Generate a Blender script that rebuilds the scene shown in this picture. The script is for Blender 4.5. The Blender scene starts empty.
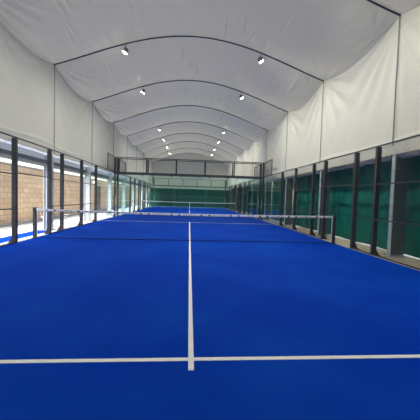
import bpy, bmesh, math, random
import numpy as np
from mathutils import Vector, Matrix
random.seed(7); np.random.seed(7)
SC = bpy.context.scene
COL = SC.collection

# ------------------------------------------------------------------ helpers
class MB:
    """collects simple solids, then links them as ONE mesh object"""
    def __init__(s): s.v = []; s.f = []; s.sm = []
    def add(s, vs, fs, smooth=False):
        o = len(s.v); s.v += [tuple(v) for v in vs]
        s.f += [tuple(i + o for i in f) for f in fs]; s.sm += [smooth] * len(fs)
    def box(s, a, b):
        x0, y0, z0 = a; x1, y1, z1 = b
        s.add([(x0,y0,z0),(x1,y0,z0),(x1,y1,z0),(x0,y1,z0),(x0,y0,z1),(x1,y0,z1),(x1,y1,z1),(x0,y1,z1)],
              [(0,3,2,1),(4,5,6,7),(0,1,5,4),(1,2,6,5),(2,3,7,6),(3,0,4,7)])
    def prism(s, pts, y0, y1, axis='y'):
        n = len(pts)
        if axis == 'y': vs = [(p[0], y0, p[1]) for p in pts] + [(p[0], y1, p[1]) for p in pts]
        elif axis == 'z': vs = [(p[0], p[1], y0) for p in pts] + [(p[0], p[1], y1) for p in pts]
        else: vs = [(y0, p[0], p[1]) for p in pts] + [(y1, p[0], p[1]) for p in pts]
        s.add(vs, [tuple(range(n)), tuple(range(2*n-1, n-1, -1))] + [(i, i+n, (i+1) % n + n, (i+1) % n) for i in range(n)])
    def tube(s, path, r, n=8):
        path = [Vector(p) for p in path]; vs = []
        rs = r if isinstance(r, (list, tuple)) else [r] * len(path)
        for i, p in enumerate(path):
            t = (path[min(i+1, len(path)-1)] - path[max(i-1, 0)]).normalized()
            u = t.cross(Vector((0,0,1)) if abs(t.z) < .95 else Vector((0,1,0))).normalized(); w = t.cross(u)
            for k in range(n):
                a = 2*math.pi*k/n; vs.append(p + u*math.cos(a)*rs[i] + w*math.sin(a)*rs[i])
        fs = []
        for i in range(len(path)-1):
            for k in range(n):
                fs.append((i*n+k, i*n+(k+1) % n, (i+1)*n+(k+1) % n, (i+1)*n+k))
        s.add(vs, fs, True)
        m = (len(path)-1)*n
        s.add(vs[:n], [tuple(range(n-1, -1, -1))]); s.add(vs[m:], [tuple(range(n))])
    def build(s, name, mat, parent=None, bevel=0):
        me = bpy.data.meshes.new(name); me.from_pydata(s.v, [], s.f)
        me.polygons.foreach_set('use_smooth', s.sm); me.materials.append(mat)
        bm = bmesh.new(); bm.from_mesh(me); bmesh.ops.recalc_face_normals(bm, faces=bm.faces); bm.to_mesh(me); bm.free()
        o = bpy.data.objects.new(name, me); COL.objects.link(o)
        if parent: o.parent = parent
        if bevel:
            m = o.modifiers.new('bevel', 'BEVEL'); m.width = bevel; m.segments = 2; m.limit_method = 'ANGLE'
        return o

def tag(o, label=None, cat=None, group=None, kind=None):
    if label: o['label'] = label
    if cat: o['category'] = cat
    if group: o['group'] = group
    if kind: o['kind'] = kind
    return o
def empty(name, loc=(0,0,0), rz=0):
    o = bpy.data.objects.new(name, None); COL.objects.link(o); o.location = loc; o.rotation_euler = (0,0,rz)
    o.empty_display_size = .1
    return o
def copy_tree(o, parent=None):
    c = o.copy(); COL.objects.link(c); c.parent = parent
    for ch in list(o.children): copy_tree(ch, c)
    return c

# ------------------------------------------------------------------ materials
def mat(name, col, rough=.6, metal=0, spec=.5, noise=0, nscale=8, bump=0, bscale=40, coat=0):
    m = bpy.data.materials.new(name); m.use_nodes = True; nt = m.node_tree; b = nt.nodes['Principled BSDF']
    b.inputs['Base Color'].default_value = (*col, 1); b.inputs['Roughness'].default_value = rough
    b.inputs['Metallic'].default_value = metal; b.inputs['Specular IOR Level'].default_value = spec
    tc = nt.nodes.new('ShaderNodeTexCoord')
    if noise:
        n = nt.nodes.new('ShaderNodeTexNoise'); n.inputs['Scale'].default_value = nscale; n.inputs['Detail'].default_value = 5
        r = nt.nodes.new('ShaderNodeMapRange'); r.inputs['From Min'].default_value = .3; r.inputs['From Max'].default_value = .7
        r.inputs['To Min'].default_value = 1-noise; r.inputs['To Max'].default_value = 1+noise
        h = nt.nodes.new('ShaderNodeVectorMath'); h.operation = 'SCALE'; h.inputs[0].default_value = col
        nt.links.new(tc.outputs['Object'], n.inputs['Vector']); nt.links.new(n.outputs['Fac'], r.inputs['Value'])
        nt.links.new(r.outputs['Result'], h.inputs['Scale']); nt.links.new(h.outputs['Vector'], b.inputs['Base Color'])
    if bump:
        n = nt.nodes.new('ShaderNodeTexNoise'); n.inputs['Scale'].default_value = bscale; n.inputs['Detail'].default_value = 3
        bp = nt.nodes.new('ShaderNodeBump'); bp.inputs['Strength'].default_value = bump; bp.inputs['Distance'].default_value = .02
        nt.links.new(tc.outputs['Object'], n.inputs['Vector']); nt.links.new(n.outputs['Fac'], bp.inputs['Height'])
        nt.links.new(bp.outputs['Normal'], b.inputs['Normal'])
    return m
def emis(name, col, st):
    m = bpy.data.materials.new(name); m.use_nodes = True; b = m.node_tree.nodes['Principled BSDF']
    b.inputs['Base Color'].default_value = (.8,.8,.8,1)
    b.inputs['Emission Color'].default_value = (*col, 1); b.inputs['Emission Strength'].default_value = st
    return m
def membrane(name, col, trans, seam=0, rough=.42, stretch=(1.6,.3,1), bump=.35):
    m = bpy.data.materials.new(name); m.use_nodes = True; nt = m.node_tree; b = nt.nodes['Principled BSDF']
    out = nt.nodes['Material Output']; N = nt.nodes.new; L = nt.links.new
    b.inputs['Base Color'].default_value = (*col, 1); b.inputs['Roughness'].default_value = rough
    b.inputs['Specular IOR Level'].default_value = .45
    tr = N('ShaderNodeBsdfTranslucent'); tr.inputs['Color'].default_value = (*col, 1)
    mx = N('ShaderNodeMixShader'); mx.inputs['Fac'].default_value = trans
    L(b.outputs['BSDF'], mx.inputs[1]); L(tr.outputs['BSDF'], mx.inputs[2]); L(mx.outputs['Shader'], out.inputs['Surface'])
    tc = N('ShaderNodeTexCoord'); mp = N('ShaderNodeMapping'); mp.inputs['Scale'].default_value = stretch
    n = N('ShaderNodeTexNoise'); n.inputs['Scale'].default_value = 1.6; n.inputs['Detail'].default_value = 4; n.inputs['Distortion'].default_value = .6
    bp = N('ShaderNodeBump'); bp.inputs['Strength'].default_value = bump; bp.inputs['Distance'].default_value = .12
    L(tc.outputs['Object'], mp.inputs['Vector']); L(mp.outputs['Vector'], n.inputs['Vector'])
    L(n.outputs['Fac'], bp.inputs['Height']); L(bp.outputs['Normal'], b.inputs['Normal'])
    if seam:   # welded seams of the fabric, one across every half bay
        sx = N('ShaderNodeSeparateXYZ'); L(tc.outputs['Object'], sx.inputs['Vector'])
        a = N('ShaderNodeMath'); a.operation = 'ADD'; a.inputs[1].default_value = 100*2.15-2.2-.95; L(sx.outputs['Y'], a.inputs[0])
        d = N('ShaderNodeMath'); d.operation = 'MODULO'; d.inputs[1].default_value = 2.15; L(a.outputs[0], d.inputs[0])
        c = N('ShaderNodeMath'); c.operation = 'LESS_THAN'; c.inputs[1].default_value = .022; L(d.outputs[0], c.inputs[0])
        k = N('ShaderNodeMixRGB'); k.inputs[1].default_value = (*col, 1); k.inputs[2].default_value = tuple(x*.86 for x in col) + (1,)
        L(c.outputs[0], k.inputs[0]); L(k.outputs[0], b.inputs['Base Color']); L(k.outputs[0], tr.inputs['Color'])
    return m
def glassm():
    m = bpy.data.materials.new('tempered_glass'); m.use_nodes = True; nt = m.node_tree
    nt.nodes.remove(nt.nodes['Principled BSDF']); out = nt.nodes['Material Output']; N = nt.nodes.new; L = nt.links.new
    t = N('ShaderNodeBsdfTransparent'); t.inputs['Color'].default_value = (.925,.98,.972,1)
    g = N('ShaderNodeBsdfGlossy'); g.inputs['Roughness'].default_value = .02; g.inputs['Color'].default_value = (.8,.85,.85,1)
    f = N('ShaderNodeFresnel')
    # the pane is not refracted through, so both faces reflect like an outer face
    ge = N('ShaderNodeNewGeometry'); io = N('ShaderNodeMapRange'); io.inputs['To Min'].default_value = 1.27; io.inputs['To Max'].default_value = 1/1.27
    L(ge.outputs['Backfacing'], io.inputs['Value']); L(io.outputs['Result'], f.inputs['IOR'])
    mx = N('ShaderNodeMixShader'); L(f.outputs[0], mx.inputs[0]); L(t.outputs[0], mx.inputs[1]); L(g.outputs[0], mx.inputs[2])
    L(mx.outputs[0], out.inputs['Surface']); return m
def turfm(name, col):
    m = mat(name, col, rough=.8, spec=.03); nt = m.node_tree; N = nt.nodes.new; L = nt.links.new; b = nt.nodes['Principled BSDF']
    tc = nt.nodes['Texture Coordinate']
    n1 = N('ShaderNodeTexNoise'); n1.inputs['Scale'].default_value = .55; n1.inputs['Detail'].default_value = 6; n1.inputs['Roughness'].default_value = .6
    n2 = N('ShaderNodeTexNoise'); n2.inputs['Scale'].default_value = 220; n2.inputs['Detail'].default_value = 2
    L(tc.outputs['Object'], n1.inputs['Vector']); L(tc.outputs['Object'], n2.inputs['Vector'])
    r1 = N('ShaderNodeMapRange'); r1.inputs['From Min'].default_value = .42; r1.inputs['From Max'].default_value = .78; L(n1.outputs['Fac'], r1.inputs['Value'])
    k = N('ShaderNodeMixRGB'); k.inputs[1].default_value = (*col, 1); k.inputs[2].default_value = (.003, col[1]*1.5+.006, col[2]*1.18, 1)
    L(r1.outputs['Result'], k.inputs[0])
    r2 = N('ShaderNodeMapRange'); r2.inputs['From Min'].default_value = .3; r2.inputs['From Max'].default_value = .7
    r2.inputs['To Min'].default_value = .72; r2.inputs['To Max'].default_value = 1.28; L(n2.outputs['Fac'], r2.inputs['Value'])
    s = N('ShaderNodeVectorMath'); s.operation = 'SCALE'; L(k.outputs[0], s.inputs[0]); L(r2.outputs['Result'], s.inputs['Scale'])
    L(s.outputs['Vector'], b.inputs['Base Color'])
    bp = N('ShaderNodeBump'); bp.inputs['Strength'].default_value = .4; bp.inputs['Distance'].default_value = .004
    L(n2.outputs['Fac'], bp.inputs['Height']); L(bp.outputs['Normal'], b.inputs['Normal'])
    return m
def blockm():
    m = mat('tan_block', (.42,.3,.19), rough=.9, spec=.2); nt = m.node_tree; N = nt.nodes.new; L = nt.links.new; b = nt.nodes['Principled BSDF']
    tc = nt.nodes['Texture Coordinate']; sx = N('ShaderNodeSeparateXYZ'); cx = N('ShaderNodeCombineXYZ')
    L(tc.outputs['Object'], sx.inputs[0]); L(sx.outputs['Y'], cx.inputs['X']); L(sx.outputs['Z'], cx.inputs['Y'])
    br = N('ShaderNodeTexBrick'); L(cx.outputs[0], br.inputs['Vector']); br.inputs['Scale'].default_value = 1
    br.inputs['Color1'].default_value = (.74,.56,.38,1); br.inputs['Color2'].default_value = (.62,.45,.29,1); br.inputs['Mortar'].default_value = (.42,.32,.23,1)
    br.inputs['Brick Width'].default_value = .48; br.inputs['Row Height'].default_value = .24; br.inputs['Mortar Size'].default_value = .012; br.inputs['Bias'].default_value = .1
    L(br.outputs['Color'], b.inputs['Base Color'])
    n = N('ShaderNodeTexNoise'); n.inputs['Scale'].default_value = 30; L(tc.outputs['Object'], n.inputs['Vector'])
    ad = N('ShaderNodeMath'); ad.operation = 'MULTIPLY_ADD'; ad.inputs[1].default_value = .4; L(n.outputs['Fac'], ad.inputs[0])
    inv = N('ShaderNodeMath'); inv.operation = 'SUBTRACT'; inv.inputs[0].default_value = 1; L(br.outputs['Fac'], inv.inputs[1]); L(inv.outputs[0], ad.inputs[2])
    bp = N('ShaderNodeBump'); bp.inputs['Strength'].default_value = .5; bp.inputs['Distance'].default_value = .01
    L(ad.outputs[0], bp.inputs['Height']); L(bp.outputs['Normal'], b.inputs['Normal'])
    return m
def tarpm():
    m = mat('green_tarp', (.0,.145,.105), rough=.5, spec=.35, noise=.16, nscale=2.5); nt = m.node_tree; N = nt.nodes.new; L = nt.links.new
    b = nt.nodes['Principled BSDF']; tc = nt.nodes['Texture Coordinate']
    n = N('ShaderNodeTexNoise'); n.inputs['Scale'].default_value = 2.2; n.inputs['Detail'].default_value = 5; n.inputs['Distortion'].default_value = 1.2
    bp = N('ShaderNodeBump'); bp.inputs['Strength'].default_value = .5; bp.inputs['Distance'].default_value = .06
    L(tc.outputs['Object'], n.inputs['Vector']); L(n.outputs['Fac'], bp.inputs['Height']); L(bp.outputs['Normal'], b.inputs['Normal'])
    return m

M = {
 'roof': membrane('roof_membrane', (.52,.495,.39), .07, seam=1, rough=.3),
 'wallm': membrane('wall_membrane', (.66,.65,.55), .05, rough=.5, stretch=(1,.8,.5), bump=.4),
 'turf': turfm('blue_turf', (.0002,.041,.40)),
 'concrete': mat('pale_concrete', (.70,.69,.65), rough=.85, noise=.1, nscale=2.2, bump=.2),
 'tan': mat('tan_concrete', (.50,.43,.31), rough=.85, noise=.18, nscale=3, bump=.25),
 'block': blockm(),
 'coping': mat('grey_coping', (.35,.34,.32), rough=.8),
 'line': mat('cream_line', (.92,.90,.80), rough=.7, noise=.05, nscale=9, bump=.2, bscale=120),
 'black': mat('charcoal_metal', (.045,.050,.052), rough=.42, metal=.0, spec=.5),
 'wire': mat('mesh_wire', (.035,.037,.04), rough=.5),
 'net': mat('net_cord', (.010,.014,.03), rough=.8),
 'tape': mat('white_tape', (.88,.88,.86), rough=.6, noise=.06, nscale=12),
 'print': mat('grey_print', (.22,.22,.24), rough=.7),
 'ink': mat('black_print', (.02,.02,.025), rough=.6),
 'steel': mat('galvanised_steel', (.56,.62,.66), rough=.5, metal=.0, noise=.12, nscale=5),
 'bolt': mat('bolt_steel', (.3,.3,.3), rough=.35, metal=.8),
 'beam': mat('grey_beam', (.13,.145,.16), rough=.55, noise=.1, nscale=4),
 'flash': mat('pale_flashing', (.50,.53,.56), rough=.45, noise=.08, nscale=3),
 'rib': mat('dark_blue_rib', (.035,.04,.085), rough=.5),
 'seamc': mat('grey_cord', (.25,.25,.25), rough=.6),
 'roll': mat('grey_roll', (.46,.46,.43), rough=.5, noise=.15, nscale=6),
 'tarp': tarpm(),
 'backdrop': mat('dark_green_backdrop', (.0,.115,.085), rough=.7, spec=.2, noise=.15, nscale=2.5),
 'tarpseam': mat('tarp_seam', (.0,.06,.045), rough=.5),
 'tarplight': mat('pale_tarp_edge', (.55,.60,.52), rough=.6),
 'flashm': membrane('pale_skirt', (.8,.82,.84), .45, rough=.5),
 'greygreen': mat('grey_green', (.115,.155,.15), rough=.65, noise=.15, nscale=4),
 'lamp': mat('lamp_housing', (.32,.32,.30), rough=.35, metal=.6),
 'lens': emis('lit_lens', (1,.97,.88), 28),
 'glass': glassm(),
 'chair': mat('chair_metal', (.62,.63,.64), rough=.35, metal=.5),
 'seat': mat('chair_plastic', (.42,.44,.47), rough=.5),
 'door': mat('brown_door', (.20,.125,.07), rough=.5, noise=.12, nscale=4),
 'doorframe': mat('pale_door_frame', (.5,.5,.48), rough=.5),
}

# ------------------------------------------------------------------ tent geometry
YB0, YB1 = -10.7, 32.3; BAY = 4.3; EX = 5.45
ARCH = [2.2 + BAY*k for k in range(-3, 8)]
def az(x): x = abs(x); return 7.95 - .0677*x*x + .000637*x**4
def frac(y): return ((y - 2.2) / BAY) % 1.0
def grid(name, P, nu, nv, m, parent=None, flip=False):
    """P: array (nu,nv,3)"""
    vs = P.reshape(-1, 3); f = []
    i = np.arange(nu-1)[:, None]*nv + np.arange(nv-1)[None, :]
    q = np.stack([i, i+1, i+nv+1, i+nv], -1).reshape(-1, 4)
    if flip: q = q[:, ::-1]
    me = bpy.data.meshes.new(name); me.from_pydata(vs.tolist(), [], q.tolist())
    me.polygons.foreach_set('use_smooth', [True]*len(q)); me.materials.append(m)
    o = bpy.data.objects.new(name, me); COL.objects.link(o)
    if parent: o.parent = parent
    return o

# ceiling: fabric sagging between the arches, with sharp little folds
xs = np.linspace(-EX-.06, EX+.06, 341); ys = np.linspace(YB0, YB1, 331)
X, Y = np.meshgrid(xs, ys, indexing='ij')
t = ((Y - 2.2)/BAY) % 1.0; sg = np.sin(np.pi*t)
sag = (.16 + .20*(np.abs(X)/EX)**2) * sg**.85
Z = 7.95 - .0677*X**2 + .000637*X**4 - sag + .015
for k in range(10):
    b0 = YB0 + BAY*k
    for j in range(24):
        x0 = random.uniform(-4.6, 4.6); sl = random.uniform(-.12, .12) + x0*.02; w = random.uniform(.025, .045); amp = random.uniform(.03, .075)
        ya = b0 + random.uniform(0, BAY*.75); ln = random.uniform(.5, 1.9)
        u = (Y-ya)/ln; msk = np.where((u > 0) & (u < 1), np.sin(np.pi*np.clip(u, 0, 1)), 0)
        Z -= amp*msk*np.exp(-((X - x0 - sl*(Y-ya))/w)**2)
    for side in (-1, 1):      # puckers fanning from the eave corners
        for yc, d in ((b0, 1), (b0+BAY, -1)):
            r = np.hypot(X - side*EX, Y - yc)
            th = np.arctan2(np.abs(Y-yc), np.abs(X-side*EX)+1e-6)
            inb = (Y >= b0) & (Y <= b0+BAY)
            Z += np.where(inb, .035*np.sin(th*26+k)*np.exp(-((r-.9)/.8)**2)*np.clip(r/.4, 0, 1), 0)
Pc = np.stack([X, Y, Z], -1)
tag(grid('ceiling', Pc, len(xs), len(ys), M['roof']), kind='structure')

def sidewall(name, s):
    zs = np.linspace(0, 1, 91); yy = np.linspace(YB0, YB1, 441)
    Yw, U = np.meshgrid(yy, zs, indexing='ij')
    tt = ((Yw-2.2)/BAY) % 1.0
    top = az(EX) - .36*np.sin(np.pi*tt)**.85 + .05
    z0 = 2.98 if s < 0 else 2.79
    Zw = z0 + (top-z0)*U
    Xw = np.full_like(Zw, EX) + .05*np.sin(np.pi*tt)*np.sin(np.pi*U)
    k = np.floor((Yw-2.2)/BAY)
    for c in (0, 1):
        dy = np.abs(tt - c)*BAY; dz = (az(EX) - Zw)
        r = np.hypot(dy, dz); th = np.arctan2(dy, dz+1e-6)
        Xw += .036*np.sin(th*19 + k*2.3 + c)*np.exp(-((r-1.3)/1.1)**2)*np.clip(dy/.15, 0, 1) + .018*np.sin(th*34+k)*np.exp(-((r-.9)/.6)**2)*np.clip(dy/.15,0,1)
    h = np.clip((Zw-z0)/.4, 0, 1)
    Xw += .02*np.sin(Yw*5+np.sin(Yw*1.7)*2)*(1-h) - .05*np.exp(-((Zw-z0-.36-.05*np.sin(Yw*1.3))/.05)**2)*.5
    # keep the top edge on the ceiling's edge
    e = np.clip((1-U)/.04, 0, 1); Xw = EX + (Xw-EX)*e
    P = np.stack([s*Xw, Yw, Zw], -1)
    o = grid(name, P, len(yy), len(zs), M['wallm'], flip=(s > 0)); tag(o, kind='structure')
sidewall('wall_left', -1); sidewall('wall_right', 1)
def gable(name, y, z0):
    n = 61; gx = np.linspace(-EX, EX, n); gu = np.linspace(0, 1, 41)
    A, U = np.meshgrid(gx, gu, indexing='ij'); top = 8.0-.0677*A**2+.000637*A**4
    P = np.stack([A, y + .02*np.sin(A*4+U*3), z0 + (top-z0)*U], -1)
    tag(grid(name, P, n, 41, M['wallm']), kind='structure')
gable('wall_back', YB1, 2.6); gable('wall_front', YB0, 0)

# roof arches with the seam cords that run down the side walls
NTH = {-3:'behind the viewpoint',-2:'just behind the viewpoint'}
def arch_label(k):
    names = {0:'first whole', 1:'second', 2:'third', 3:'fourth', 4:'fifth', 5:'sixth', 6:'seventh', 7:'last'}
    if k < -1: return 'dark blue roof arch of the tent nearer than the net, ' + NTH[k]
    if k == -1: return 'dark blue roof arch cut by the top corner of the photo, nearest one'
    return f'dark blue curved roof arch, {names[k]} one counted from the near end' if k < 7 else 'dark blue curved roof arch against the far gable'
for i, y in enumerate(ARCH):
    k = i-3
    r = empty('roof_arch', (0, y, az(EX))); r['label'] = arch_label(k); r['category'] = 'arch'; r['group'] = 'roof arches of the tent'
    b = MB(); pts = [(x, 0, az(x)-az(EX)-.03) for x in np.linspace(-EX+.02, EX-.02, 49)]
    b.tube(pts, .024, 8); b.build('arch_rib', M['rib'], r)
    for s in (-1, 1):
        c = MB(); c.tube([(s*(EX-.03), 0, -.03), (s*(EX-.035), 0, -1.7), (s*(EX-.03), 0, -3.45)], .015, 6); c.build('seam_cord', M['seamc'], r)

# ------------------------------------------------------------------ ground
b = MB(); b.box((-7.9,-14,-.3), (9,38,-.012)); tag(b.build('floor', M['concrete']), kind='structure')
def turf(x0, x1, y0, y1, label, z0=-.012):
    r = MB(); r.box((x0,y0,z0), (x1,y1,0)); o = r.build('artificial_turf', M['turf']); tag(o, label, 'turf'); return o
def line(parent, name, x0, x1, y0, y1):
    r = MB(); r.box((x0,y0,.0005), (x1,y1,.004)); o = r.build(name, M['line'], parent); return o
t1 = turf(-5.04, 5.04, -10.6, 10.35, 'blue artificial turf of the near court with cream lines')
line(t1, 'service_line', -4.98, 4.98, -6.975, -6.925); line(t1, 'service_line', -4.98, 4.98, 6.925, 6.975)
line(t1, 'center_line', -.025, .025, -7.115, -6.976); line(t1, 'center_line', -.025, .025, -6.924, 6.924); line(t1, 'center_line', -.025, .025, 6.976, 7.15)
t2 = turf(-5.04, 5.04, 10.36, 31.2, 'blue artificial turf of the far court behind the glass')
line(t2, 'service_line', -4.98, 4.98, 13.82, 13.87); line(t2, 'center_line', -.025, .025, 13.65, 13.819); line(t2, 'center_line', -.025, .025, 13.871, 27.72)
line(t2, 'service_line', -4.98, 4.98, 27.73, 27.78)
turf(-6.02, -5.36, -6, 2.04, 'narrow strip of blue turf outside the left fence')
for s, nm in ((-1, 'left'), (1, 'right')):
    for y0, y1, w in ((-10.6, 10.35, 'near'), (10.36, 31.2, 'far')):
        k = MB(); a, c = sorted((s*5.045, s*5.34)); k.box((a,y0,-.012), (c,y1,.011))
        tag(k.build('kerb', M['tan' if s > 0 else 'concrete'], bevel=.004), f'{"pale" if s<0 else "tan"} concrete kerb along the {nm} edge of the {w} court', 'kerb', 'kerbs along the courts')
g = MB(); g.box((5.345,-14,-.012), (9,38,.0)); tag(g.build('walkway', M['tan']), 'tan concrete strip between the right fence and the green tarps', 'walkway')

# ------------------------------------------------------------------ left corridor wall
w = MB(); w.box((-8.2,-14,-.3), (-7.9,38,2.66)); tag(w.build('wall_corridor', M['block']), kind='structure')
w = MB(); w.box((-8.23,-14,2.661), (-7.86,38,2.72)); tag(w.build('trim_1', M['coping']), kind='structure')
w = MB(); w.box((-7.899,-14,-.011), (-7.72,38,.12)); tag(w.build('baseboard_corridor', M['coping'], bevel=.01), kind='structure')
# door in the corridor wall
d = MB(); d.box((-7.89,14.9,.121), (-7.86,16.1,2.2)); do = d.build('door_1', M['door']); tag(do, kind='structure')
f = MB()
f.box((-7.899,14.78,.121), (-7.82,14.89,2.32)); f.box((-7.899,16.11,.121), (-7.82,16.22,2.32)); f.box((-7.899,14.891,2.21), (-7.82,16.109,2.32))
f.build('door_frame', M['doorframe'], do)
h = MB(); h.tube([(-7.859,15.05,1.15), (-7.80,15.05,1.15), (-7.80,15.19,1.15)], .012, 8); h.build('door_handle', M['bolt'], do)
wl = empty('wall_lamp', (-7.9,14.2,2.45)); tag(wl, 'small white wall lamp on the tan block wall beside the brown door', 'lamp')
q = MB(); q.box((.001,-.08,-.08), (.03,.08,.08)); q.build('back_plate', M['lamp'], wl)
q = MB(); q.tube([(.03,0,0), (.07,0,0), (.11,0,0)], [.075,.08,.05], 14); q.build('lamp_shade', emis('wall_lamp_light', (1,.95,.85), 3), wl)

# ------------------------------------------------------------------ steel columns (I-section) at every bay
def column(s, y, label):
    r = empty('steel_column', (s*5.63, y, 0)); tag(r, label, 'column', 'steel columns of the tent')
    zb = 0.0 if s > 0 else -.012
    fy = .09 if s < 0 else .06
    a = MB(); a.prism([(-.15,-fy),(-.135,-fy),(-.135,-.006),(.135,-.006),(.135,-fy),(.15,-fy),(.15,fy),(.135,fy),(.135,.006),(-.135,.006),(-.135,fy),(-.15,fy)], zb+.02, 2.97, 'z')
    a.build('column_shaft', M['steel'], r)
    if s > 0:
        c = MB(); c.box((-.134,-.085,.06), (.23,-.0615,2.72)); c.box((.151,-.0605,.06), (.23,.08,2.72)); c.build('side_sheet', M['greygreen'], r)  # thin darker grey-green boxes over the near face and outer side of the shaft
    p = MB(); p.box((-.20,-.15,zb), (.20,.15,zb+.0195)); pl = p.build('base_plate', M['steel'], r)
    for bx in (-.17, .17):
        for by in (-.12, .12):
            c = MB(); c.tube([(bx,by,zb+.02), (bx,by,zb+.07)], .014, 6); c.tube([(bx,by,zb+.02), (bx,by,zb+.038)], .026, 6); c.build('bolt', M['bolt'], pl)
    return r
ordn = ['first','second','third','fourth','fifth','sixth','seventh','eighth']
for s, nm in ((-1,'left'),(1,'right')):
    for i, y in enumerate(ARCH):
        k = i-3
        if k < -2: continue
        if s < 0: lab = {-2:'pale steel column on the left, nearer than the photo shows', -1:'pale steel column on the left just outside the photo edge'}.get(k, f'pale bluish steel column behind the left fence, {ordn[k] if k<8 else ""} one seen from the near end')
        else: lab = {-2:'grey steel column on the right, nearer than the photo shows'}.get(k, f'grey steel column before the green tarps, {ordn[k+1] if k<7 else "last"} one seen from the near end')
        column(s, y, lab)

# eave beams, flashing and curtain rolls
for i in range(len(ARCH)-1):
    y0, y1 = ARCH[i]+.1, ARCH[i+1]-.1
    if i < 1: continue
    n = i-1
    wh = f'over bay {"ABCDEFGHIJ"[n]}'
    pos = ['behind the viewpoint','beside the camera','beside the net','past the net','before the end frame','at the junction of the courts','beside the far court start','beside the far net','past the far net','at the far end'][n]
    r = empty('eave_beam', (-5.72, y0, 2.5)); tag(r, f'dark grey steel beam above the left opening {pos}', 'beam', 'beams above the left openings')
    q = MB(); q.box((-.06,0,.0), (.06,y1-y0,.12)); q.build('lower_rail', M['roll'], r)
    q = MB(); q.box((-.075,0,.121), (.075,y1-y0,.25)); q.build('upper_rail', M['beam'], r)
    q = MB()
    q.box((-.05,0,.251), (-.035,y1-y0,.49))
    for zz in (.30,.37,.44): q.box((-.035,0,zz), (-.02,y1-y0,zz+.02))
    q.build('flashing', M['flashm'], r)
    # right: rolled curtain
    r = empty('curtain_roll', (5.60, y0+.06, 2.755)); tag(r, f'grey rolled curtain above the green tarp {pos}', 'curtain roll', 'rolled curtains above the tarps')
    L = min(y1-y0-.12, 31.4-y0)
    q = MB()
    pts = [(0, L*j/24, .012*math.sin(j*1.7+i)) for j in range(25)]
    q.tube(pts, [.085+.006*math.sin(j*2.3) for j in range(25)], 12); q.build('roll', M['roll'], r)
    for fy in (.25, L/2, L-.25):
        q = MB(); q.tube([(.0+.094*math.cos(a), fy, .094*math.sin(a)) for a in np.linspace(0, 2*math.pi, 17)], .008, 5); q.build('strap', M['tarplight'], r)
q = MB(); q.box((6.0,YB0,2.93), (6.2,YB1,3.0)); tag(q.build('trim_2', M['flash']), kind='structure')
# fabric skirt that closes the gap between wall membrane and outer beam on each side
q = MB(); q.box((5.49,YB0,3.0), (6.2,YB1,3.015)); tag(q.build('trim_3', M['flash']), kind='structure')
q = MB(); q.box((-5.80,YB0,3.0), (-5.49,YB1,3.015)); tag(q.build('trim_4', M['flashm']), kind='structure')

# ------------------------------------------------------------------ green tarps
def tarp(y0, y1, label, group='green tarps along the right side'):
    L = y1-y0; r = empty('green_tarp', (6.08, y0, .03)); tag(r, label, 'tarp', group)
    nu, nv = 70, 40; P = np.zeros((nu, nv, 3)); ph = random.uniform(0, 6)
    for a in range(nu):
        for c in range(nv):
            yy = L*a/(nu-1); z = 2.84*c/(nv-1)
            P[a, c] = (.02*math.sin(yy*4.1+ph)+.012*math.sin(yy*9+z*1.5+ph)+.01*math.sin(z*3+yy), yy, z+(.015*math.sin(yy*3+ph) if c < 3 else 0))
    o = grid('sheet', P, nu, nv, M['tarp'], r); md = o.modifiers.new('thick', 'SOLIDIFY'); md.thickness = .004
    def pt(yy, z): return (.02*math.sin(yy*4.1+ph)+.012*math.sin(yy*9+z*1.5+ph)+.01*math.sin(z*3+yy)-.008, yy, z)
    for fy in (.28, .52, .78):
        q = MB(); q.tube([pt(L*fy, 2.84*j/20) for j in range(21)], .009, 4); q.build('vertical_seam', M['tarpseam'], r)
    for z in (.95, 1.9):
        q = MB(); q.tube([pt(L*j/40, z) for j in range(41)], .007, 4); q.build('horizontal_seam', M['tarpseam'], r)
    if y0 > 0:
        q = MB(); q.tube([pt(.02, 2.84*j/20) for j in range(21)], .014, 5); q.build('edge_cord', M['tarplight'], r)
for i in range(1, len(ARCH)-1):
    pos = ['behind the viewpoint','at the right edge of the photo','behind the right net post','second past the net','third past the net','at the junction of the courts','first beside the far court','second beside the far court','third beside the far court'][i-1]
    tarp(ARCH[i]+.42, ARCH[i+1]+.40, f'dark green tarp hung on the right side, {pos}')
# far end backdrop
r = empty('green_backdrop', (0, 31.6, .0)); tag(r, 'wide dark green tarp closing the far end of the far court', 'tarp')
P = np.zeros((90, 24, 3))
for a in range(90):
    for c in range(24):
        x = -5.6+11.6*a/89; z = .02+2.6*c/23; P[a, c] = (x, .02*math.sin(x*5)+.01*math.sin(x*13+z), z)
o = grid('sheet', P, 90, 24, M['backdrop'], r); o.modifiers.new('thick', 'SOLIDIFY').thickness = .004
for x in (-2.2, 2.35):
    q = MB(); q.tube([(x, -.035, .03), (x, -.035, 2.6)], .016, 5); q.build('vertical_seam', M['roll'], r)
for j in range(22):
    q = MB(); x = -4.8+j*.46; z = 1.5+.03*math.sin(j*.9); q.tube([(x,-.045,z), (x,-.032,z)], .05, 8); q.build('pale_dot', M['tarplight'], r)  # row of pale discs across the backdrop at mid height
q = MB(); q.tube([(-5.6,-.01,2.66), (6.0,-.01,2.66)], .05, 8); q.build('top_roll', M['tarplight'], r)

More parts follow.
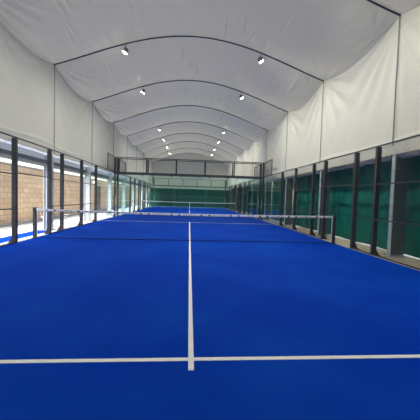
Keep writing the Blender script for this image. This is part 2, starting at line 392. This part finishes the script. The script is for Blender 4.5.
# ------------------------------------------------------------------ courts
def wires(b, axis_u, u0, u1, z0, z1, fixed, step, w):
    """wire grid on a plane; axis_u 'x' or 'y' is the horizontal run, fixed = the other coordinate"""
    def bar(ua, ub, za, zb, off=0):
        if axis_u == 'y': b.box((fixed-w/2+off, ua, za), (fixed+w/2+off, ub, zb))
        else: b.box((ua, fixed-w/2+off, za), (ub, fixed+w/2+off, zb))
    n = max(1, round((u1-u0)/step))
    for k in range(n+1):
        u = u0+(u1-u0)*k/n; bar(u-w/2, u+w/2, z0, z1)
    n = max(1, round((z1-z0)/step))
    for k in range(n+1):
        z = z0+(z1-z0)*k/n; bar(u0, u1, z-w/2, z+w/2, w)
def post_mb(s, y, h=3.0):
    b = MB(); x0 = s*5.055
    a, c = sorted((x0-s*.01, x0+s*.11)); b.box((a, y-.045, .012), (c, y+.045, h))
    # buttress gusset and foot on the outer side
    xo = x0+s*.11
    b.prism([(xo-s*.005,.35), (xo+s*.03,.16), (xo+s*.11,.03), (xo+s*.11,.012), (xo-s*.005,.012)], y-.006, y+.006)
    a, c = sorted((x0-s*.01, xo+s*.13)); b.box((a, y-.07, .012), (c, y+.07, .022))
    return b
SIDEY = [-6,-4,-2,-1,1,2,4,6]
def side_fence(s, yc, label):
    r = empty('court_fence', (s*5.1 + (.075 if s < 0 else 0), yc, 0)); tag(r, label, 'fence', 'side fences of the courts')
    mv = Matrix.Translation((-s*5.1, -yc, 0))
    def put(b, name, m, **k):
        b.v = [(v[0]-s*5.1, v[1], v[2]) for v in b.v]; return b.build(name, m, r, **k)
    for y in SIDEY: put(post_mb(s, y), 'post', M['black'])
    xf = s*5.075
    for ya, yb in zip(SIDEY[:-1], SIDEY[1:]):
        a, c = ya+.046, yb-.046
        q = MB(); z0 = .03 if (ya, yb) != (-1, 1) else 2.03
        wires(q, 'y', a, c, z0, 2.97, xf, .05, .0020); put(q, 'wire_panel', M['wire'])
        for z in ([.03, 1.0, 1.98] if z0 < 1 else [2.02]):
            q = MB(); q.box((xf-.014, a, z-.015), (xf+.014, c, z+.015)); put(q, 'cross_rail', M['black'])
    q = MB(); q.box((xf-.02, -6.03, 3.0), (xf+.02, 6.03, 3.035)); put(q, 'top_rail', M['black'])
    for e in (-1, 1):
        for (a, c) in ((6.04, 7.99), (8.01, 9.94)):
            ya, yb = sorted((e*a, e*c)); q = MB(); q.box((xf-.006, ya, .02), (xf+.006, yb, 2.985)); put(q, 'glass_panel', M['glass'])
        ya, yb = sorted((e*6.04, e*9.94)); q = MB(); q.box((xf-.015, ya, 2.986), (xf+.015, yb, 3.03)); put(q, 'glass_rail', M['black'])
        for z in (.55, 2.5):
            q = MB(); q.box((xf-.025, e*8-.035, z-.03), (xf+.025, e*8+.035, z+.03)); put(q, 'glass_clamp', M['black'])
        # raised wire panel next to the corner
        ya, yb = sorted((e*8.02, e*9.93)); q = MB(); 
        q.box((xf-.02, ya, 3.031), (xf+.02, ya+.04, 4.0)); q.box((xf-.02, yb-.04, 3.031), (xf+.02, yb, 4.0)); q.box((xf-.02, ya, 3.96), (xf+.02, yb, 4.0)); q.box((xf-.02, ya, 3.031), (xf+.02, yb, 3.06))
        fr = put(q, 'raised_frame', M['black'])
        q = MB(); wires(q, 'y', ya+.04, yb-.04, 3.06, 3.96, xf, .05, .003)
        q.v = [(v[0]-s*5.1, v[1], v[2]) for v in q.v]; q.build('wire_panel', M['wire'], fr)
    return r
def end_frame(y, e, label):
    """e: side on which the court lies (+1: court towards +y)"""
    r = empty('end_frame', (0, y, 0)); tag(r, label, 'fence', 'glass end walls of the courts')
    for s in (-1, 1):
        q = MB(); a, c = sorted((s*5.0, s*5.135)); q.box((a, -.05, .0125), (c, .05, 4.03)); q.box((a-.04, -.09, .012) if s<0 else (a,-.09,.012), (c, .09, .022) if s<0 else (c+.04,.09,.022)); q.build('corner_post', M['black'], r)
        q = MB(); q.tube([(s*4.985, e*.052, .8), (s*4.985, e*.075, .85), (s*4.985, e*.075, 1.35), (s*4.985, e*.052, 1.4)], .012, 6); q.build('pull_handle', M['steel'], r)
    for x in (-3, -1, 1, 3):
        q = MB(); q.box((x-.04, -.03, 3.041), (x+.04, .03, 3.979)); q.build('upper_post', M['black'], r)
    q = MB(); q.box((-4.99, -.03, 3.98), (4.99, .03, 4.03)); q.build('top_rail', M['black'], r)
    q = MB(); q.box((-4.99, -.04, 2.92), (4.99, .04, 3.04)); q.build('middle_rail', M['black'], r)
    E5 = [-4.99, -3.03, -1.03, .97, 2.97]; 
    for a, c in ((-4.98,-3.03), (-2.97,-1.03), (-.97,.97), (1.03,2.97), (3.03,4.98)):
        q = MB(); wires(q, 'x', a, c, 3.01, 3.99, 0, .05, .0026); q.build('wire_panel', M['wire'], r)
        q = MB(); q.box((a-.02, -.006, .02), (c+.02, .006, 2.915)); q.build('glass_panel', M['glass'], r)
    for x in (-3.35,-2.65,-1.35,-.65,.65,1.35,2.65,3.35):
        q = MB(); q.box((x-.03, -.03, 2.84), (x+.03, .03, 2.919)); q.build('glass_clamp', M['black'], r)
    return r
for yc, nm in ((0, 'near'), (20.8, 'far')):
    for s, sn in ((-1, 'left'), (1, 'right')):
        side_fence(s, yc, f'charcoal post and wire fence along the {sn} side of the {nm} court')
end_frame(10.03, -1, 'charcoal framed glass end wall of the near court, front one of the pair')
end_frame(10.75, 1, 'charcoal framed glass end wall just behind the near court, second of the pair')
end_frame(30.83, -1, 'charcoal framed glass end wall at the far end before the green backdrop')

def net(yc, label, strap):
    r = empty('padel_net', (0, yc, 0)); tag(r, label, 'net', 'court nets')
    def top(x): return .88 + .045*(abs(x)/4.95)**1.5
    for s in (-1, 1):
        q = MB(); q.box((s*5-.045, -.045, .02), (s*5+.045, .045, .98)); q.box((s*5-.045-(.02), -.07, .001), (s*5+.045+.02, .07, .02))
        p = q.build('net_post', M['black'], r, bevel=.004)
        q = MB(); q.box((s*5-.05, -.05, .981), (s*5+.05, .05, .995)); q.build('post_cap', M['beam'], p)
        q = MB(); q.box((s*4.93-.012, -.006, .03), (s*4.93+.012, .006, .93)); q.build('side_tape', M['tape'], r)
    b = MB(); w = .0030; n = 220
    for k in range(n+1):
        x = -4.93 + 9.86*k/n; b.box((x-w/2, -w/2, .03), (x+w/2, w/2, top(x)))
    for j in range(19):
        f = j/19
        for k in range(20):
            xa = -4.93+9.86*k/20; xb = xa+9.86/20
            za = .03+(top(xa)-.03)*f; zb = .03+(top(xb)-.03)*f
            b.add([(xa,-w,za-w/2),(xb,-w,zb-w/2),(xb,-w,zb+w/2),(xa,-w,za+w/2),(xa,0,za-w/2),(xb,0,zb-w/2),(xb,0,zb+w/2),(xa,0,za+w/2)],
                  [(0,1,2,3),(7,6,5,4),(0,4,5,1),(3,2,6,7)])
    b.build('net_mesh', M['net'], r)
    b = MB(); N = 40
    prof = [(-.014,-.062),(.014,-.062),(.014,.0),(.008,.006),(-.008,.006),(-.014,.0)]
    vs = []; fs = []
    for k in range(N+1):
        x = -4.95+9.9*k/N
        vs += [(x, p[0], top(x)+p[1]+.03) for p in prof]
    m = len(prof)
    for k in range(N):
        for j in range(m): fs.append((k*m+j, (k+1)*m+j, (k+1)*m+(j+1) % m, k*m+(j+1) % m))
    fs += [tuple(range(m)), tuple(range(N*m, N*m+m))]
    b.add(vs, fs); tp = b.build('net_tape', M['tape'], r)
    b = MB(); b.box((-4.93,-.006,.012), (4.93,.006,.03)); b.build('bottom_cord', M['net'], r)
    # printed marks: small black diamonds, pale grey print between them
    for c in np.arange(-4.5, 4.6, 1.0):
        for dx in (-.13, .13):
            x = c+dx; z = top(x)+.03-.034; q = MB()
            q.prism([(x-.045,z), (x,z-.031), (x+.045,z), (x,z+.031)], -.0165, -.0142); q.build('printed_diamond', M['ink'], tp)
        for j, l in enumerate((.05,.035,.06,.03,.05) if c < 4 else ()):
            xx = c+.27+j*.085; z = top(xx)+.03-.034
            q = MB(); q.box((xx, -.0162, z-.012), (xx+l, -.0142, z+.012)); q.build('printed_mark', M['print'], tp)
    if strap:
        b = MB(); b.box((-.026,-.02,.006), (.026,-.0165,.90)); b.build('center_strap', M['tape'], r)
    return r
net(0, 'long net across the near court with white tape and charcoal posts', False)
net(20.8, 'net across the far court seen through the glass, with white centre strap', True)

# ------------------------------------------------------------------ floodlights hung under the arches
def floodlight():
    r = empty('floodlight', (0,0,0)); r['category'] = 'lamp'; r['group'] = 'floodlights under the roof arches'
    q = MB(); q.box((-.012,-.10,-.16), (.012,-.085,-.0)); q.box((-.012,.085,-.16), (.012,.10,0)); q.box((-.012,-.10,.0), (.012,.10,.012)); q.tube([(0,0,.01), (0,0,.12)], .014, 6)
    q.build('bracket', M['lamp'], r)
    h = empty('head')   # housing tilted towards the court
    COL.objects.unlink(h); bpy.data.objects.remove(h)
    A = Matrix.Translation((0,0,-.16)) @ Matrix.Rotation(math.radians(-30), 4, 'Y')
    q = MB(); q.tube([(0,0,.14), (0,0,.12), (0,0,.02), (0,0,-.05)], [.05,.075,.08,.105], 16)
    for z in (.04,.065,.09): q.tube([(0,0,z), (0,0,z+.012)], .095, 16)
    q.v = [tuple(A @ Vector(v)) for v in q.v]; hs = q.build('housing', M['lamp'], r)
    q = MB(); q.tube([(0,0,-.051), (0,0,-.062)], .095, 20); q.v = [tuple(A @ Vector(v)) for v in q.v]; q.build('lens', M['lens'], hs)
    return r
proto = floodlight(); first = True
LK = [-1,0,1,3,4,5,6]
pl = {-2:'under the arch behind the viewpoint',-1:'under the nearest arch above the net side',0:'under the nearest lit arch in view',1:'under the second lit arch in view',3:'under the third lit arch, fourth arch in all',4:'under the fourth lit arch, small',5:'under the fifth lit arch, smaller still',6:'under the farthest lit arch, smallest'}
for k in LK:
    for s in (-1, 1):
        o = proto if first else copy_tree(proto); first = False
        y = 2.2+BAY*k
        o.location = (s*2.72, y-.02, az(2.72)-.175)
        o.rotation_euler = (0, 0, 0 if s > 0 else math.pi)
        o['label'] = f'lit round floodlight on the {"right" if s>0 else "left"}, {pl[k]}'
        l = bpy.data.lights.new('floodlight_beam', 'SPOT'); l.energy = (300 if s < 0 else 430)*(.8 if k < 0 else 1.0); l.spot_size = math.radians(155); l.spot_blend = .8; l.shadow_soft_size = .10; l.color = (1,.965,.88)
        lo = bpy.data.objects.new('floodlight_beam', l); COL.objects.link(lo)
        lo.location = (s*2.68, y-.02, az(2.72)-.45); lo.rotation_euler = (math.radians(0), math.radians(-16 if s > 0 else 0), 0)

# ------------------------------------------------------------------ folding chairs in the corridor
def chair():
    r = empty('folding_chair'); r['category'] = 'chair'; r['group'] = 'folding chairs in the corridor'
    for s in (-1, 1):
        q = MB(); q.tube([(s*.20,-.20,0), (s*.20,.0,.35), (s*.20,.16,.62), (s*.20,.22,.86)], .011, 7); q.build('leg', M['chair'], r)
        q = MB(); q.tube([(s*.18,.22,0), (s*.18,.0,.30), (s*.18,-.17,.45)], .011, 7); q.build('leg', M['chair'], r)
    q = MB(); q.box((-.2,-.20,.44), (.2,.16,.462)); q.build('seat', M['seat'], r, bevel=.008)
    q = MB(); n = 9
    pts = [(-.2+.4*j/(n-1), .19+.03*math.sin(math.pi*j/(n-1))) for j in range(n)]
    q.prism(pts + [(p[0], p[1]+.012) for p in reversed(pts)], .66, .85, 'z'); q.build('backrest', M['seat'], r)
    q = MB(); q.tube([(-.2,-.13,.12), (.2,-.13,.12)], .009, 6); q.tube([(-.18,.15,.10), (.18,.15,.10)], .009, 6); q.build('stretcher', M['chair'], r)
    return r
pc = chair()
for j, (x, y, rz, lab) in enumerate([(-6.25, 3.35, 1.2, 'pale folding chair outside the left fence, before the first column'), (-6.1, 4.75, 1.9, 'pale folding chair outside the left fence, just past the first column'),
        (-6.2, 21.5, 1.6, 'folding chair beside the far court, nearest of three'), (-6.25, 22.6, 1.4, 'folding chair beside the far court, middle of three'), (-6.2, 23.7, 1.7, 'folding chair beside the far court, farthest of three')]):
    o = pc if j == 0 else copy_tree(pc); o.location = (x, y, -.011); o.rotation_euler = (0,0,rz); o['label'] = lab

# ------------------------------------------------------------------ daylight
W = bpy.data.worlds.new('World'); SC.world = W; W.use_nodes = True; nt = W.node_tree
sky = nt.nodes.new('ShaderNodeTexSky'); sky.sky_type = 'NISHITA'; sky.sun_disc = False; sky.sun_elevation = math.radians(60); sky.sun_rotation = math.radians(200)
sky.dust_density = 3; sky.air_density = 1.2
bg = nt.nodes['Background']; bg.inputs['Strength'].default_value = .52
nt.links.new(sky.outputs['Color'], bg.inputs['Color'])
sl = bpy.data.lights.new('sun', 'SUN'); sl.energy = 4.6; sl.angle = math.radians(.6); sl.color = (1,.96,.9)
so = bpy.data.objects.new('sun', sl); COL.objects.link(so)
so.rotation_euler = Vector((-.24, -.36, .9)).to_track_quat('Z', 'Y').to_euler()

# ------------------------------------------------------------------ camera
cx, cy, cz, yaw, pit, rol, f = (-0.05385, -9.4589, 1.47658, 0.0745125, -0.0438281, 0.0294876, 281.98)
fw = Vector((math.sin(yaw)*math.cos(pit), math.cos(yaw)*math.cos(pit), math.sin(pit)))
rt = Vector((math.cos(yaw), -math.sin(yaw), 0)); up = rt.cross(fw)
r2 = rt*math.cos(rol) + up*math.sin(rol); u2 = -rt*math.sin(rol) + up*math.cos(rol)
cam = bpy.data.cameras.new('camera'); co = bpy.data.objects.new('camera', cam); COL.objects.link(co)
mw = Matrix((r2, u2, -fw)).transposed().to_4x4(); mw.translation = (cx, cy, cz); co.matrix_world = mw
cam.sensor_fit = 'HORIZONTAL'; cam.sensor_width = 36; cam.lens = 36*f/420; cam.clip_start = .05; cam.clip_end = 200
SC.camera = co
vs = SC.view_settings; vs.view_transform = 'Standard'; vs.look = 'None'; vs.gamma = 1; vs.use_curve_mapping = False; vs.exposure = .38
